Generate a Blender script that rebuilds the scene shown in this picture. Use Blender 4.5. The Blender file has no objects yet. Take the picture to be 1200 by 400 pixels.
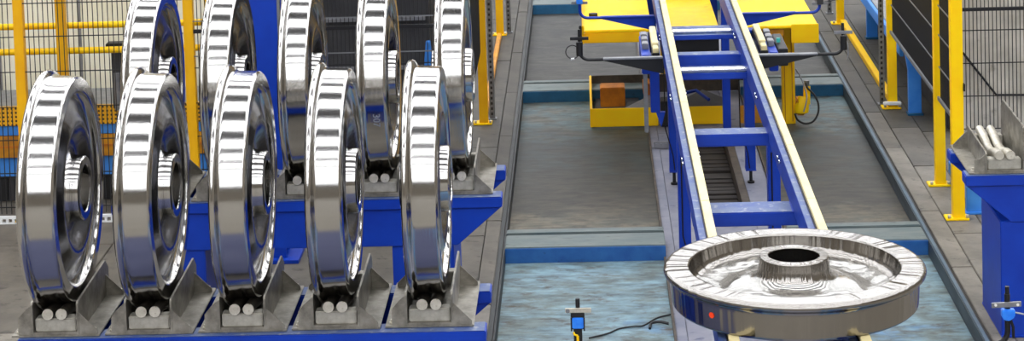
import bpy, bmesh, math, random
from mathutils import Vector, Matrix

# ------------------------------------------------------------------ camera, world, exposure
random.seed(7)
SC = bpy.context.scene
COL = SC.collection
PI = math.pi
PITCH, YAW, ROLL, CAMH, FOC, CY = .077, .0325, -.0304, 3.5, 2583.886, -265.59
fw = Vector((-math.sin(YAW) * math.cos(PITCH), math.cos(YAW) * math.cos(PITCH), -math.sin(PITCH)))
rt = Vector((math.cos(YAW), math.sin(YAW), 0))
up = rt.cross(fw)
rt2 = rt * math.cos(ROLL) + up * math.sin(ROLL)
up2 = up * math.cos(ROLL) - rt * math.sin(ROLL)
cam_data = bpy.data.cameras.new('camera')
cam = bpy.data.objects.new('camera', cam_data)
COL.objects.link(cam)
cam.matrix_world = Matrix(((rt2.x, up2.x, -fw.x, 0), (rt2.y, up2.y, -fw.y, 0), (rt2.z, up2.z, -fw.z, CAMH), (0, 0, 0, 1)))
cam_data.sensor_width = 36
cam_data.lens = FOC / 1200 * 36
cam_data.shift_y = (CY - 200) / 1200
cam_data.clip_start, cam_data.clip_end = .1, 200
SC.camera = cam

w = bpy.data.worlds.new('hall_air')
w.use_nodes = True
w.node_tree.nodes['Background'].inputs[0].default_value = (.5, .55, .6, 1)
w.node_tree.nodes['Background'].inputs[1].default_value = .3
SC.world = w
SC.view_settings.view_transform = 'Standard'
SC.view_settings.look = 'None'
SC.view_settings.exposure = 0.0
SC.view_settings.gamma = 1
SC.view_settings.use_curve_mapping = False
SKYLIGHT = 7.2          # strength of the roof lights


# ------------------------------------------------------------------ materials
def lin(c):
    return tuple(((v / 255) / 12.92 if v / 255 <= .04045 else ((v / 255 + .055) / 1.055) ** 2.4) for v in c) + (1,)


def mat(name, c, rough=.5, metal=0, c2=None, c3=None, scale=6, stretch=(1, 1, 1), bump=0, bscale=None, bstretch=None,
        emit=0, spec=.5, rand=0, detail=6, lo=.35, hi=.65, thr=.6):
    m = bpy.data.materials.new(name)
    m.use_nodes = True
    nt = m.node_tree
    b = nt.nodes['Principled BSDF']
    b.inputs['Base Color'].default_value = lin(c)
    b.inputs['Roughness'].default_value = rough
    b.inputs['Metallic'].default_value = metal
    b.inputs['Specular IOR Level'].default_value = spec
    tc = nt.nodes.new('ShaderNodeTexCoord')

    def noise(sc, st, det=detail):
        mp = nt.nodes.new('ShaderNodeMapping')
        mp.inputs['Scale'].default_value = st
        nt.links.new(tc.outputs['Object'], mp.inputs[0])
        n = nt.nodes.new('ShaderNodeTexNoise')
        n.inputs['Scale'].default_value = sc
        n.inputs['Detail'].default_value = det
        n.inputs['Roughness'].default_value = .62
        nt.links.new(mp.outputs[0], n.inputs['Vector'])
        return n.outputs['Fac']
    col = None
    if c2:
        r = nt.nodes.new('ShaderNodeValToRGB')
        r.color_ramp.elements[0].position, r.color_ramp.elements[1].position = lo, hi
        r.color_ramp.elements[0].color, r.color_ramp.elements[1].color = lin(c), lin(c2)
        nt.links.new(noise(scale, stretch), r.inputs[0])
        col = r.outputs[0]
    if c3:
        r3 = nt.nodes.new('ShaderNodeValToRGB')
        r3.color_ramp.elements[0].position, r3.color_ramp.elements[1].position = thr, thr + .12
        r3.color_ramp.elements[0].color, r3.color_ramp.elements[1].color = (0, 0, 0, 1), (1, 1, 1, 1)
        nt.links.new(noise(scale * 2.7, stretch, 8), r3.inputs[0])
        mx = nt.nodes.new('ShaderNodeMix')
        mx.data_type = 'RGBA'
        nt.links.new(r3.outputs[0], mx.inputs[0])
        nt.links.new(col, mx.inputs[6])
        mx.inputs[7].default_value = lin(c3)
        col = mx.outputs[2]
    if rand:
        oi = nt.nodes.new('ShaderNodeObjectInfo')
        mr = nt.nodes.new('ShaderNodeMapRange')
        mr.inputs[3].default_value, mr.inputs[4].default_value = 1 - rand, 1 + rand
        nt.links.new(oi.outputs['Random'], mr.inputs[0])
        hs = nt.nodes.new('ShaderNodeHueSaturation')
        nt.links.new(mr.outputs[0], hs.inputs['Value'])
        if col:
            nt.links.new(col, hs.inputs['Color'])
        else:
            hs.inputs['Color'].default_value = lin(c)
        col = hs.outputs[0]
    if col:
        nt.links.new(col, b.inputs['Base Color'])
    if bump:
        bp = nt.nodes.new('ShaderNodeBump')
        bp.inputs['Strength'].default_value = bump
        bp.inputs['Distance'].default_value = .004
        nt.links.new(noise(bscale or scale * 4, bstretch or stretch), bp.inputs['Height'])
        nt.links.new(bp.outputs[0], b.inputs['Normal'])
    if emit:
        b.inputs['Emission Color'].default_value = lin(c)
        b.inputs['Emission Strength'].default_value = emit
    return m


M = {}
M['steel'] = mat('machined_steel', (196, 194, 190), .115, 1, bump=.10, bscale=1, bstretch=(260, 5, 5))
M['steel_web'] = mat('machined_steel_web', (138, 138, 142), .16, 1, bump=.5, bscale=1, bstretch=(14, 13, 13))  # rim steel darkened in colour for webs that mirror dark surroundings
M['steel_flat'] = mat('turned_steel', (156, 152, 146), .17, 1, bump=.5, bscale=1, bstretch=(.01, 9, 9), detail=1.5)
M['steel_web_flat'] = mat('turned_steel_web', (158, 156, 151), .17, 1, bump=.5, bscale=1, bstretch=(14, 10, 10), detail=1)
M['blue'] = mat('blue_paint', (0, 48, 156), .45, c2=(0, 57, 170), scale=5, bump=.05, spec=.4)
M['blue_dull'] = mat('scuffed_blue_paint', (2, 48, 150), .5, c2=(6, 58, 164), c3=(80, 96, 140), scale=7, thr=.73)
M['blue_top'] = mat('rubbed_blue_top', (56, 80, 140), .5, c2=(92, 108, 138), scale=9, c3=(140, 146, 158), thr=.55)
M['navy_deck'] = mat('navy_deck_paint', (52, 58, 92), .6, c2=(70, 74, 104), scale=5)
M['light_blue'] = mat('light_blue_paint', (45, 125, 215), .45, c2=(70, 145, 225), scale=4)
M['yellow'] = mat('yellow_paint', (255, 198, 0), .45, c2=(255, 212, 0), scale=4, bump=.04, spec=.3)
M['yellow_worn'] = mat('worn_yellow_paint', (255, 196, 0), .5, c2=(255, 222, 0), c3=(190, 130, 10), scale=3, thr=.68, spec=.3)
M['yellow_shaded'] = mat('shaded_yellow_paint', (226, 164, 8), .45, c2=(236, 178, 10), scale=4, spec=.3)  # the yellow paint darkened for left fence posts standing in shade
M['yellow_dark'] = mat('ochre_paint', (215, 150, 10), .5, c2=(170, 110, 20), scale=6)
M['yellow_skirt'] = mat('skirt_yellow_paint', (250, 182, 0), .5, c2=(255, 196, 0), c3=(190, 120, 10), scale=4, thr=.7, spec=.3)  # slightly deeper yellow for the left front skirt of the table
M['orange'] = mat('orange_box_paint', (215, 130, 5), .5, c2=(170, 96, 8), scale=9)
M['cream'] = mat('cream_wear_strip', (228, 214, 164), .5, c2=(216, 200, 146), scale=16, stretch=(1, .3, 1), c3=(170, 150, 100), thr=.7)
M['zinc'] = mat('zinc_plate', (112, 108, 98), .42, .5, c2=(158, 153, 141), c3=(84, 74, 58), scale=18, bump=.1, thr=.66)
M['zinc_light'] = mat('bare_block', (158, 154, 142), .5, .3, c2=(190, 186, 174), c3=(120, 112, 96), scale=18, bump=.1, thr=.62)
M['rod'] = mat('bare_rod', (190, 184, 168), .42, .5, c2=(215, 210, 196), c3=(140, 120, 80), scale=30, bump=.1)
M['dark_rod'] = mat('shaded_rod', (58, 54, 48), .45, .6, c2=(84, 78, 68), scale=30)  # dark colour stands in for the shade on rods under the wheels
M['chrome'] = mat('bright_tube', (225, 228, 232), .2, 1)
M['greymetal'] = mat('grey_metal', (125, 128, 132), .45, .6, c2=(150, 150, 152), scale=14)
M['upright'] = mat('galvanised_upright', (96, 100, 104), .5, .5, c2=(130, 132, 134), scale=20)
M['black'] = mat('black_rubber', (16, 16, 18), .5)
M['wire'] = mat('dark_mesh_wire', (26, 26, 28), .45)
M['wire_light'] = mat('grey_mesh_bar', (120, 122, 124), .45, .3)
M['dark'] = mat('dark_machine', (40, 41, 44), .6, c2=(58, 58, 60), scale=5)
M['pitblack'] = mat('dark_brown_pit', (26, 22, 18), .7, c2=(48, 40, 32), scale=8, stretch=(1, 4, 1))  # dark brown streaked tone of the pit slats
M['brownbar'] = mat('rusty_frame', (84, 74, 62), .6, c2=(58, 50, 42), scale=12)
M['panel'] = mat('pale_panel', (232, 228, 200), .6, c2=(244, 240, 220), scale=3)
M['panel_grey'] = mat('grey_stone_panel', (176, 172, 160), .6, c2=(206, 202, 190), scale=4, c3=(150, 144, 132), thr=.6)
M['white'] = mat('white_paint', (225, 226, 224), .5)
M['white_rod'] = mat('white_end', (232, 230, 222), .4)
M['concrete'] = mat('worn_concrete', (100, 95, 86), .62, c2=(134, 128, 117), c3=(64, 60, 53), scale=3.2, bump=.25, bscale=40, rand=.05, thr=.57)
M['concrete_dark'] = mat('dark_concrete', (50, 47, 41), .6, c2=(74, 70, 61), c3=(32, 29, 25), scale=3.2, bump=.25, bscale=40, rand=.08, thr=.58)  # darker base for the far slabs, with darker spots
M['concrete_mid'] = mat('mid_dark_concrete', (74, 70, 63), .6, c2=(102, 97, 87), c3=(44, 40, 35), scale=3.2, bump=.25, bscale=40, rand=.05, thr=.57)  # base tone between near and far slabs, with darker spots
M['lilac'] = mat('lilac_floor', (112, 115, 130), .6, c2=(136, 136, 146), c3=(80, 84, 110), scale=5, thr=.6)
M['joint'] = mat('joint_fill', (60, 56, 50), .8)
M['kerb'] = mat('kerb_steel', (40, 43, 44), .6, .0, c2=(58, 62, 62), scale=9, stretch=(3, .5, 3))
M['kerb_inner'] = mat('kerb_inner_steel', (74, 86, 92), .6, 0, c2=(50, 58, 62), scale=6, stretch=(3, .5, 3))
M['kerb_blue'] = mat('blue_grey_kerb', (68, 90, 108), .5, .1, c2=(92, 112, 124), scale=9, stretch=(3, .5, 3))
M['bar_top'] = mat('crossbar_top', (88, 104, 106), .55, c2=(112, 120, 116), c3=(62, 72, 72), scale=7, stretch=(.5, 2, 1), thr=.58)
M['bar_face'] = mat('crossbar_blue', (28, 84, 150), .5, c2=(44, 104, 168), c3=(30, 60, 100), scale=8, thr=.62)
M['bar_face_far'] = mat('crossbar_blue_far', (18, 76, 112), .5, c2=(28, 92, 130), c3=(20, 60, 90), scale=8, thr=.62)
M['red'] = mat('red_mark', (255, 70, 20), .5)
M['stamp'] = mat('stamped_mark', (120, 126, 140), .5)
M['wall'] = mat('hall_wall', (120, 112, 100), .8, c2=(140, 132, 120), scale=.6)
M['roof'] = mat('roof_deck', (92, 92, 96), .8)
M['skylight'] = mat('roof_light', (248, 250, 255), .5, emit=SKYLIGHT)
M['blue_sensor'] = mat('sensor_blue', (30, 120, 235), .35, c2=(60, 150, 245), scale=20)
M['teal'] = mat('teal_plug', (60, 170, 160), .4)


for _k, _d in (('steel_flat', .014), ('steel_web', .008), ('steel_web_flat', .014)):
    for _n in M[_k].node_tree.nodes:
        if _n.type == 'BUMP':
            _n.inputs['Distance'].default_value = _d
# turning marks of the lying wheel run radially: bump by direction round the axis only
_nt = M['steel_flat'].node_tree
for _n in list(_nt.nodes):
    if _n.type == 'MAPPING':
        _src = _n.inputs[0].links[0].from_socket
        _m0 = _nt.nodes.new('ShaderNodeVectorMath'); _m0.operation = 'MULTIPLY'; _m0.inputs[1].default_value = (0, 1, 1)
        _m1 = _nt.nodes.new('ShaderNodeVectorMath'); _m1.operation = 'NORMALIZE'
        _nt.links.new(_src, _m0.inputs[0]); _nt.links.new(_m0.outputs[0], _m1.inputs[0]); _nt.links.new(_m1.outputs[0], _n.inputs[0])


def pit_mat(name, near, far, y0, y1, tint, spots, stain=None):
    """painted pit floor: paint worn from one colour to the other along the pit, with scuffs and an oil stain"""
    m = bpy.data.materials.new(name)
    m.use_nodes = True
    nt = m.node_tree
    N = nt.nodes.new
    b = nt.nodes['Principled BSDF']
    b.inputs['Roughness'].default_value = .55
    tc = N('ShaderNodeTexCoord')

    def noise(sc, st=(1, 1, 1)):
        mp = N('ShaderNodeMapping')
        mp.inputs['Scale'].default_value = st
        nt.links.new(tc.outputs['Object'], mp.inputs[0])
        n = N('ShaderNodeTexNoise')
        n.inputs['Scale'].default_value = sc
        n.inputs['Detail'].default_value = 8
        n.inputs['Roughness'].default_value = .66
        nt.links.new(mp.outputs[0], n.inputs['Vector'])
        return n.outputs['Fac']

    def ramp(src, a, c, ca=(0, 0, 0, 1), cc=(1, 1, 1, 1)):
        r = N('ShaderNodeValToRGB')
        r.color_ramp.elements[0].position, r.color_ramp.elements[1].position = a, c
        r.color_ramp.elements[0].color, r.color_ramp.elements[1].color = ca, cc
        nt.links.new(src, r.inputs[0])
        return r.outputs[0]

    def mix(f, a, c):
        x = N('ShaderNodeMix')
        x.data_type = 'RGBA'
        nt.links.new(f, x.inputs[0])
        for s, i in ((a, 6), (c, 7)):
            if isinstance(s, tuple):
                x.inputs[i].default_value = s
            else:
                nt.links.new(s, x.inputs[i])
        return x.outputs[2]
    sep = N('ShaderNodeSeparateXYZ')
    nt.links.new(tc.outputs['Object'], sep.inputs[0])
    mr = N('ShaderNodeMapRange')
    mr.inputs[1].default_value, mr.inputs[2].default_value = y0, y1
    nt.links.new(sep.outputs[1], mr.inputs[0])
    ad = N('ShaderNodeMath')
    ad.operation = 'MULTIPLY_ADD'
    nt.links.new(noise(2.2, (1, 2, 1)), ad.inputs[0])
    ad.inputs[1].default_value = 1.1
    nt.links.new(mr.outputs[0], ad.inputs[2])
    base = ramp(ad.outputs[0], .75, 1.0 + .35, lin(near), lin(far))
    base = mix(ramp(noise(4.5, (1, 1.2, 1)), .42, .6), base, lin(tint))
    base = mix(ramp(noise(8, (1, 1.3, 1)), .53, .70), base, lin(spots))
    if stain:
        s0, s1, sc = stain
        a = N('ShaderNodeMapRange'); a.interpolation_type = 'SMOOTHSTEP'
        a.inputs[1].default_value, a.inputs[2].default_value = s0 - .45, s0 + .25
        c = N('ShaderNodeMapRange'); c.interpolation_type = 'SMOOTHSTEP'
        c.inputs[1].default_value, c.inputs[2].default_value = s1 + .45, s1 - .25
        wob = N('ShaderNodeMath'); wob.operation = 'MULTIPLY_ADD'
        nt.links.new(noise(1.6, (1, 1, 1)), wob.inputs[0]); wob.inputs[1].default_value = 1.2
        nt.links.new(sep.outputs[1], wob.inputs[2])
        nt.links.new(wob.outputs[0], a.inputs[0]); nt.links.new(wob.outputs[0], c.inputs[0])
        mm = N('ShaderNodeMath'); mm.operation = 'MULTIPLY'
        nt.links.new(a.outputs[0], mm.inputs[0]); nt.links.new(c.outputs[0], mm.inputs[1])
        m2 = N('ShaderNodeMath'); m2.operation = 'MULTIPLY'
        nt.links.new(mm.outputs[0], m2.inputs[0]); m2.inputs[1].default_value = .78
        base = mix(m2.outputs[0], base, lin(sc))
    fine = N('ShaderNodeMix'); fine.data_type = 'RGBA'; fine.blend_type = 'MULTIPLY'; fine.inputs[0].default_value = 1
    nt.links.new(base, fine.inputs[6])
    nt.links.new(ramp(noise(11, (.5, 1.6, 1)), .36, .62, (.50, .50, .49, 1), (1.25, 1.25, 1.22, 1)), fine.inputs[7])
    base = fine.outputs[2]
    nt.links.new(base, b.inputs['Base Color'])
    bp = N('ShaderNodeBump'); bp.inputs['Strength'].default_value = .2; bp.inputs['Distance'].default_value = .003
    nt.links.new(noise(40), bp.inputs['Height']); nt.links.new(bp.outputs[0], b.inputs['Normal'])
    return m


M['pit_near'] = pit_mat('pale_blue_pit_floor', (50, 118, 180), (116, 146, 158), 9.4, 11.9, (100, 116, 116), (74, 64, 52))
M['pit_mid'] = pit_mat('grey_teal_pit_floor', (108, 100, 82), (72, 98, 104), 12.4, 15.8, (82, 82, 72), (46, 42, 34), (13.4, 15.1, (34, 31, 26)))
M['pit_far'] = pit_mat('grey_pit_floor', (52, 51, 46), (42, 43, 42), 16, 19, (62, 61, 56), (28, 26, 23))


def dots_mat():
    m = mat('perforated_yellow', (236, 172, 10), .5)
    nt = m.node_tree
    b = nt.nodes['Principled BSDF']
    tc = nt.nodes.new('ShaderNodeTexCoord')
    v = nt.nodes.new('ShaderNodeTexVoronoi')
    v.inputs['Scale'].default_value = 40
    v.inputs['Randomness'].default_value = 0
    nt.links.new(tc.outputs['Object'], v.inputs['Vector'])
    r = nt.nodes.new('ShaderNodeValToRGB')
    r.color_ramp.elements[0].position, r.color_ramp.elements[1].position = .22, .3
    r.color_ramp.elements[0].color, r.color_ramp.elements[1].color = lin((60, 40, 20)), lin((238, 176, 10))
    nt.links.new(v.outputs['Distance'], r.inputs[0])
    nt.links.new(r.outputs[0], b.inputs['Base Color'])
    return m


M['dots'] = dots_mat()


# ------------------------------------------------------------------ helpers
def link(name, me, parent=None, loc=None):
    o = bpy.data.objects.new(name, me)
    COL.objects.link(o)
    if parent:
        o.parent = parent
    if loc:
        o.location = loc
    return o


def thing(name, label, cat, loc=(0, 0, 0), group=None):
    o = link(name, None)
    o.location = loc
    o.empty_display_size = .1
    o['label'], o['category'] = label, cat
    if group:
        o['group'] = group
    return o


def tag(o, label, cat, group=None):
    o['label'], o['category'] = label, cat
    if group:
        o['group'] = group
    return o


class B:
    """collects shapes into one bmesh; coordinates are world unless an origin is given"""
    def __init__(s, org=(0, 0, 0)):
        s.bm = bmesh.new()
        s.o = Vector(org)

    def box(s, x0, x1, y0, y1, z0, z1):
        vs = [s.bm.verts.new(Vector(p) - s.o) for p in
              ((x0, y0, z0), (x1, y0, z0), (x1, y1, z0), (x0, y1, z0), (x0, y0, z1), (x1, y0, z1), (x1, y1, z1), (x0, y1, z1))]
        for f in ((0, 3, 2, 1), (4, 5, 6, 7), (0, 1, 5, 4), (1, 2, 6, 5), (2, 3, 7, 6), (3, 0, 4, 7)):
            s.bm.faces.new([vs[i] for i in f])
        return s

    def prism(s, pts, d, axis=1):
        """polygon pts in the plane normal to axis, from d[0] to d[1]; pts are the two other coordinates in order"""
        def P(a, b, c):
            return {0: (c, a, b), 1: (a, c, b), 2: (a, b, c)}[axis]
        lo = [s.bm.verts.new(Vector(P(a, b, d[0])) - s.o) for a, b in pts]
        hi = [s.bm.verts.new(Vector(P(a, b, d[1])) - s.o) for a, b in pts]
        s.bm.faces.new(lo)
        s.bm.faces.new(hi[::-1])
        n = len(pts)
        for i in range(n):
            j = (i + 1) % n
            s.bm.faces.new((lo[j], lo[i], hi[i], hi[j]))
        return s

    def tube(s, pts, r, n=12, cap=True):
        pts = [Vector(p) for p in pts]
        rings = []
        prev = None
        for i, p in enumerate(pts):
            t = (pts[min(i + 1, len(pts) - 1)] - pts[max(i - 1, 0)]).normalized()
            if prev is None:
                a = Vector((0, 0, 1)) if abs(t.z) < .9 else Vector((1, 0, 0))
                u = t.cross(a).normalized()
            else:
                u = (prev - t * prev.dot(t)).normalized()
            prev = u
            v = t.cross(u)
            rr = r[i] if isinstance(r, (list, tuple)) else r
            rings.append([s.bm.verts.new(p + (u * math.cos(2 * PI * k / n) + v * math.sin(2 * PI * k / n)) * rr - s.o) for k in range(n)])
        for a, b in zip(rings, rings[1:]):
            for k in range(n):
                f = s.bm.faces.new((a[k], a[(k + 1) % n], b[(k + 1) % n], b[k]))
                f.smooth = True
        if cap:
            s.bm.faces.new(rings[0][::-1])
            s.bm.faces.new(rings[-1])
        return s

    def build(s, name, m, parent=None, bevel=0, kind=None):
        bmesh.ops.recalc_face_normals(s.bm, faces=s.bm.faces)
        if bevel:
            es = [e for e in s.bm.edges if len(e.link_faces) == 2 and e.calc_face_angle(0) > .6 and not (e.link_faces[0].smooth or e.link_faces[1].smooth)]
            bmesh.ops.bevel(s.bm, geom=es, offset=bevel, segments=2, affect='EDGES', clamp_overlap=True)
        for e in s.bm.edges:
            if len(e.link_faces) == 2 and e.calc_face_angle(0) > .65:
                e.smooth = False
        me = bpy.data.meshes.new(name)
        s.bm.to_mesh(me)
        s.bm.free()
        me.materials.append(M[m])
        o = link(name, me, parent)
        w0, p = Vector((0, 0, 0)), parent
        while p:
            w0 += p.location
            p = p.parent
        o.location = s.o - w0
        if kind:
            o['kind'] = kind
        return o


def soft(pts, n=5):
    P = [Vector(p) for p in pts]
    P = [P[0]] + P + [P[-1]]
    out = []
    for i in range(1, len(P) - 2):
        for k in range(n):
            t = k / n
            a, b, c, d = P[i - 1], P[i], P[i + 1], P[i + 2]
            out.append(.5 * ((2 * b) + (c - a) * t + (2 * a - 5 * b + 4 * c - d) * t * t + (3 * b - a - 3 * c + d) * t ** 3))
    out.append(P[-2])
    return out


def arc(c, r, a0, a1, n, plane='xz', third=0):
    out = []
    for i in range(n + 1):
        a = a0 + (a1 - a0) * i / n
        u, v = c[0] + r * math.cos(a), c[1] + r * math.sin(a)
        out.append({'xz': (u, third, v), 'xy': (u, v, third), 'yz': (third, u, v)}[plane])
    return out


def struct(o):
    o['kind'] = 'structure'
    return o


def copy_tree(o, loc, rot=None):
    r = o.copy()
    COL.objects.link(r)
    r.location = loc
    if rot:
        r.rotation_euler = rot
    for ch in [c for c in bpy.data.objects if c.parent == o]:
        c = ch.copy()
        COL.objects.link(c)
        c.parent = r
        for g in [q for q in bpy.data.objects if q.parent == ch]:
            d = g.copy()
            COL.objects.link(d)
            d.parent = c
    return r


# ------------------------------------------------------------------ the hall: floor, walls, roof with its roof lights
HX0, HX1, HY0, HY1, HZ = -16, 14, -34, 44, 9.3
PX0, PX1, PZ = -.50, 1.80, -.085          # the sunken track between its kerbs
CX0, CX1 = .375, 1.06                     # the bay under the conveyor
floor = struct(B().box(HX0, HX1, HY0, HY1, -.30, -.22).build('floor', 'joint'))


def slab(x0, x1, y0, y1, m, name='slab', z0=-.2, z1=0.0, gap=.004, parent=floor, bev=.003):
    g = gap / 2
    return B(((x0 + x1) / 2, (y0 + y1) / 2, 0)).box(x0 + g, x1 - g, y0 + g, y1 - g, z0, z1 + random.uniform(-.0015, .0015)).build(name, m, parent, bevel=bev)


# wide outer floor behind and beside the view
slab(HX0, 0.65, HY0, 6.2, 'concrete', 'floor_slab'); slab(.65, HX1, HY0, 6.2, 'concrete', 'floor_slab')
slab(HX0, -3.9, 6.2, 21, 'concrete', 'floor_slab'); slab(4.6, HX1, 6.2, 21, 'concrete', 'floor_slab')
slab(HX0, 0.65, 21, HY1, 'concrete_dark', 'floor_slab'); slab(.65, HX1, 21, HY1, 'concrete_dark', 'floor_slab')
# slabs of the aisle right of the track
ys = [6.2, 8.0, 9.5, 10.81, 11.86, 13.3, 14.28, 15.6, 17.1, 18.8, 21]
for i in range(len(ys) - 1):
    m_ = 'concrete' if ys[i] < 12 else ('concrete_mid' if ys[i] < 14.2 else 'concrete_dark')
    slab(1.835, 1.945, ys[i] + (.45 if i else 0), ys[i + 1] + (.45 if i < len(ys) - 2 else 0), m_)
    slab(1.945, 2.13, ys[i], ys[i + 1], m_)
    slab(2.13, 3.1, ys[i] - (.12 if i else 0), ys[i + 1] - (.12 if i < len(ys) - 2 else 0), m_)
    slab(3.1, 4.6, ys[i], ys[i + 1], 'concrete')
# slabs left of the track
ys = [6.2, 7.6, 9.0, 10.5, 12.0, 13.0, 14.0, 15.3, 16.7, 18.4, 21]
for i in range(len(ys) - 1):
    m_ = 'concrete' if ys[i] < 10.4 else ('concrete_mid' if ys[i] < 12.9 else 'concrete_dark')
    slab(-.62, -.535, ys[i] + (.3 if i else 0), ys[i + 1] + (.3 if i < len(ys) - 2 else 0), m_)
    slab(-.95, -.62, ys[i], ys[i + 1], m_)
    slab(-1.7, -.95, ys[i], ys[i + 1], m_)
    slab(-2.7, -1.7, ys[i] + (.2 if i else 0), ys[i + 1] + (.2 if i < len(ys) - 2 else 0), m_)
    slab(-3.9, -2.7, ys[i], ys[i + 1], m_)

# kerbs of the track: a steel angle with a thin raised lip on each side
tr = struct(B().box(-.535, -.512, 6.2, 21, -.2, .002).box(-.509, PX0, 6.2, 21, -.2, -.004).build('trim_1', 'kerb'))
B().box(-.512, -.509, 6.2, 21, -.2, -.015).build('groove', 'black', tr)
tr = struct(B().box(PX1, 1.818, 6.2, 21, -.2, .002).build('trim_2', 'kerb_blue'))
B().box(1.818, 1.835, 6.2, 21, -.2, -.010).build('groove', 'black', tr)
# the sheet on the kerb's inner face
B().box(PX1 - .006, PX1, 6.2, 21, -.2, -.004).build('inner_face', 'kerb_inner', tr)

# painted pit plates and the crossbars between them (every 3.87 m)
bars = [7.89, 11.76, 15.62, 19.03]
for k in range(len(bars)):
    y1 = bars[k]
    y0 = 6.2 if k == 0 else bars[k - 1] + .36
    m_ = ('pit_near', 'pit_near', 'pit_mid', 'pit_far')[k]
    for (x0, x1) in ((PX0, CX0), (CX1, PX1 - .006)):
        B().box(x0 + .001, x1 - .001, y0, y1, -.2, PZ).build('pit_plate', m_, floor, bevel=.002)
    for (x0, x1) in ((PX0, CX0), (CX1, PX1 - .006)):
        bar = B().box(x0, x1, y1 + .012, y1 + .25, -.2, -.002).build('crossbar', 'bar_top', floor, bevel=.004)
        B().box(x0, x1, y1, y1 + .012, -.2, -.006).build('face_plate', 'bar_face' if k < 2 else 'bar_face_far', bar, bevel=.003)
        B().box(x0, x1, y1 + .285, y1 + .36, -.2, -.001).build('crossbar_lip', 'bar_top', floor, bevel=.004)
slab(PX0, PX1, 19.4, 21, 'concrete_dark', 'pit_plate')
# bay under the conveyor: lilac grey floor round a dark slatted pit
for (x0, x1, y0, y1) in ((CX0, .43, 6.2, 21), (.43, .60, 6.2, 12.0), (.43, .60, 14.6, 21), (.915, CX1, 6.2, 21), (.60, .915, 6.2, 12.7), (.60, .915, 14.6, 21), (.43, .60, 12.0, 14.6)):
    slab(x0, x1, y0, y1, 'lilac', 'bay_slab', z1=PZ + .004, gap=.002)
B().box(.868, .915, 12.72, 14.55, -.2, PZ + .012).build('pit_frame', 'brownbar', floor, bevel=.003)
k = 12.74
while k < 14.5:
    B().box(.605, .866, k, k + .075, -.2, -.15 + random.uniform(-.008, .008)).build('pit_slat', 'pitblack', floor, bevel=.004)
    k += .092
tr = struct(B().box(CX0 - .012, CX0, 6.2, 21, -.2, PZ + .02).build('trim_3', 'brownbar'))
tr = struct(B().box(CX1, CX1 + .012, 6.2, 21, -.2, PZ + .02).build('trim_4', 'brownbar'))

struct(B().box(HX0 - .2, HX0, HY0, HY1, -.3, HZ).build('wall_left', 'wall'))
struct(B().box(HX1, HX1 + .2, HY0, HY1, -.3, HZ).build('wall_right', 'wall'))
struct(B().box(HX0, HX1, HY0 - .2, HY0, -.3, HZ).build('wall_near', 'wall'))
struct(B().box(HX0, HX1, HY1, HY1 + .2, -.3, HZ).build('wall_far', 'wall'))
ceil = struct(B().box(HX0 - .2, HX1 + .2, HY0 - .2, HY1 + .2, HZ + .35, HZ + .5).build('ceiling', 'roof'))
PER = 3.44
y = 7.6 - 12 * PER
i = 0
first = None
first_free = True
while y < HY1:
    if y > HY0 + 1 and y + PER < HY1:
        if first is None:
            first = B((0, 0, HZ)).box(HX0 + .5, HX1 - .5, -.26, .26, HZ, HZ + .04).build('roof_light', 'skylight', ceil)
            girder = B((0, 0, HZ)).box(HX0, HX1, -.34, .34, HZ - .15, HZ + .34).build('roof_girder', 'roof', ceil)
            b = girder
        else:
            b = girder.copy()
            COL.objects.link(b)
        for dy in (-.40, .40):
            a = first if first_free else first.copy()
            if not first_free:
                COL.objects.link(a)
            first_free = False
            a.location = (0, y + PER / 2 + dy, HZ)
        b.location = (0, y, HZ)
    y += PER


# ------------------------------------------------------------------ railway wheel: revolve of the real section
PROF = [  # (axial from flange back, radius, tag) going round the section
    (0.0, .374), (0.0, .376), (0.0, .440), (.0008, .447), (.004, .4535), (.009, .4585), (.015, .4600), (.021, .4585), (.026, .4540), (.030, .4480),
    (.0335, .4415), (.038, .4375), (.044, .4358), (.052, .4352), (.090, .4335), (.124, .4315), (.128, .4308), (.1345, .4245), (.135, .4235),
    (.135, .3810), (.135, .3795), (.1315, .3735), (.130, .3730), (.122, .3715), (.114, .3675), (.1075, .3590), (.1035, .3480)]
WEBF = [(.1025, .340), (.1050, .324), (.1130, .301), (.1225, .281), (.1300, .265), (.1335, .250), (.1310, .236), (.1220, .220), (.1085, .204),
        (.0975, .188), (.0915, .173), (.0900, .160), (.0925, .1490), (.0975, .1405)]
HUB = [(.1030, .1350), (.1110, .1308), (.1200, .1285), (.1300, .1270), (.1530, .1240), (.1550, .1235), (.1590, .1190), (.1590, .1180),
       (.1590, .0930), (.1590, .0920), (.1555, .0890), (.1540, .0888), (-.0290, .0888), (-.0305, .0890), (-.0340, .0920), (-.0340, .0930),
       (-.0340, .1170), (-.0340, .1180), (-.0300, .1215), (-.0285, .1215), (-.0050, .1235), (.0180, .1275), (.0320, .1350)]
WEBB = [(.0420, .1450), (.0490, .1600), (.0520, .1830), (.0590, .2100), (.0740, .2340), (.0850, .2540), (.0860, .2740), (.0780, .2980), (.0700, .3200), (.0680, .3360)]
RIMB = [(.0640, .3480), (.0540, .3575), (.0420, .3625), (.0060, .3695), (.0045, .3700)]
ALL = PROF + WEBF + HUB + WEBB + RIMB
NP = len(ALL)
# analytic normals of the section
NRM = []
for i in range(NP):
    a, b, c = ALL[i - 1], ALL[i], ALL[(i + 1) % NP]
    def seg(p, q):
        d = Vector((q[0] - p[0], q[1] - p[1])); L = d.length
        return Vector((-d.y, d.x)) / L, L
    n1, l1 = seg(a, b); n2, l2 = seg(b, c)
    # long flat neighbours keep their own normal (crisp faces, soft chamfers)
    n = (n1 * l1 + n2 * l2)
    NRM.append(n.normalized())


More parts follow.
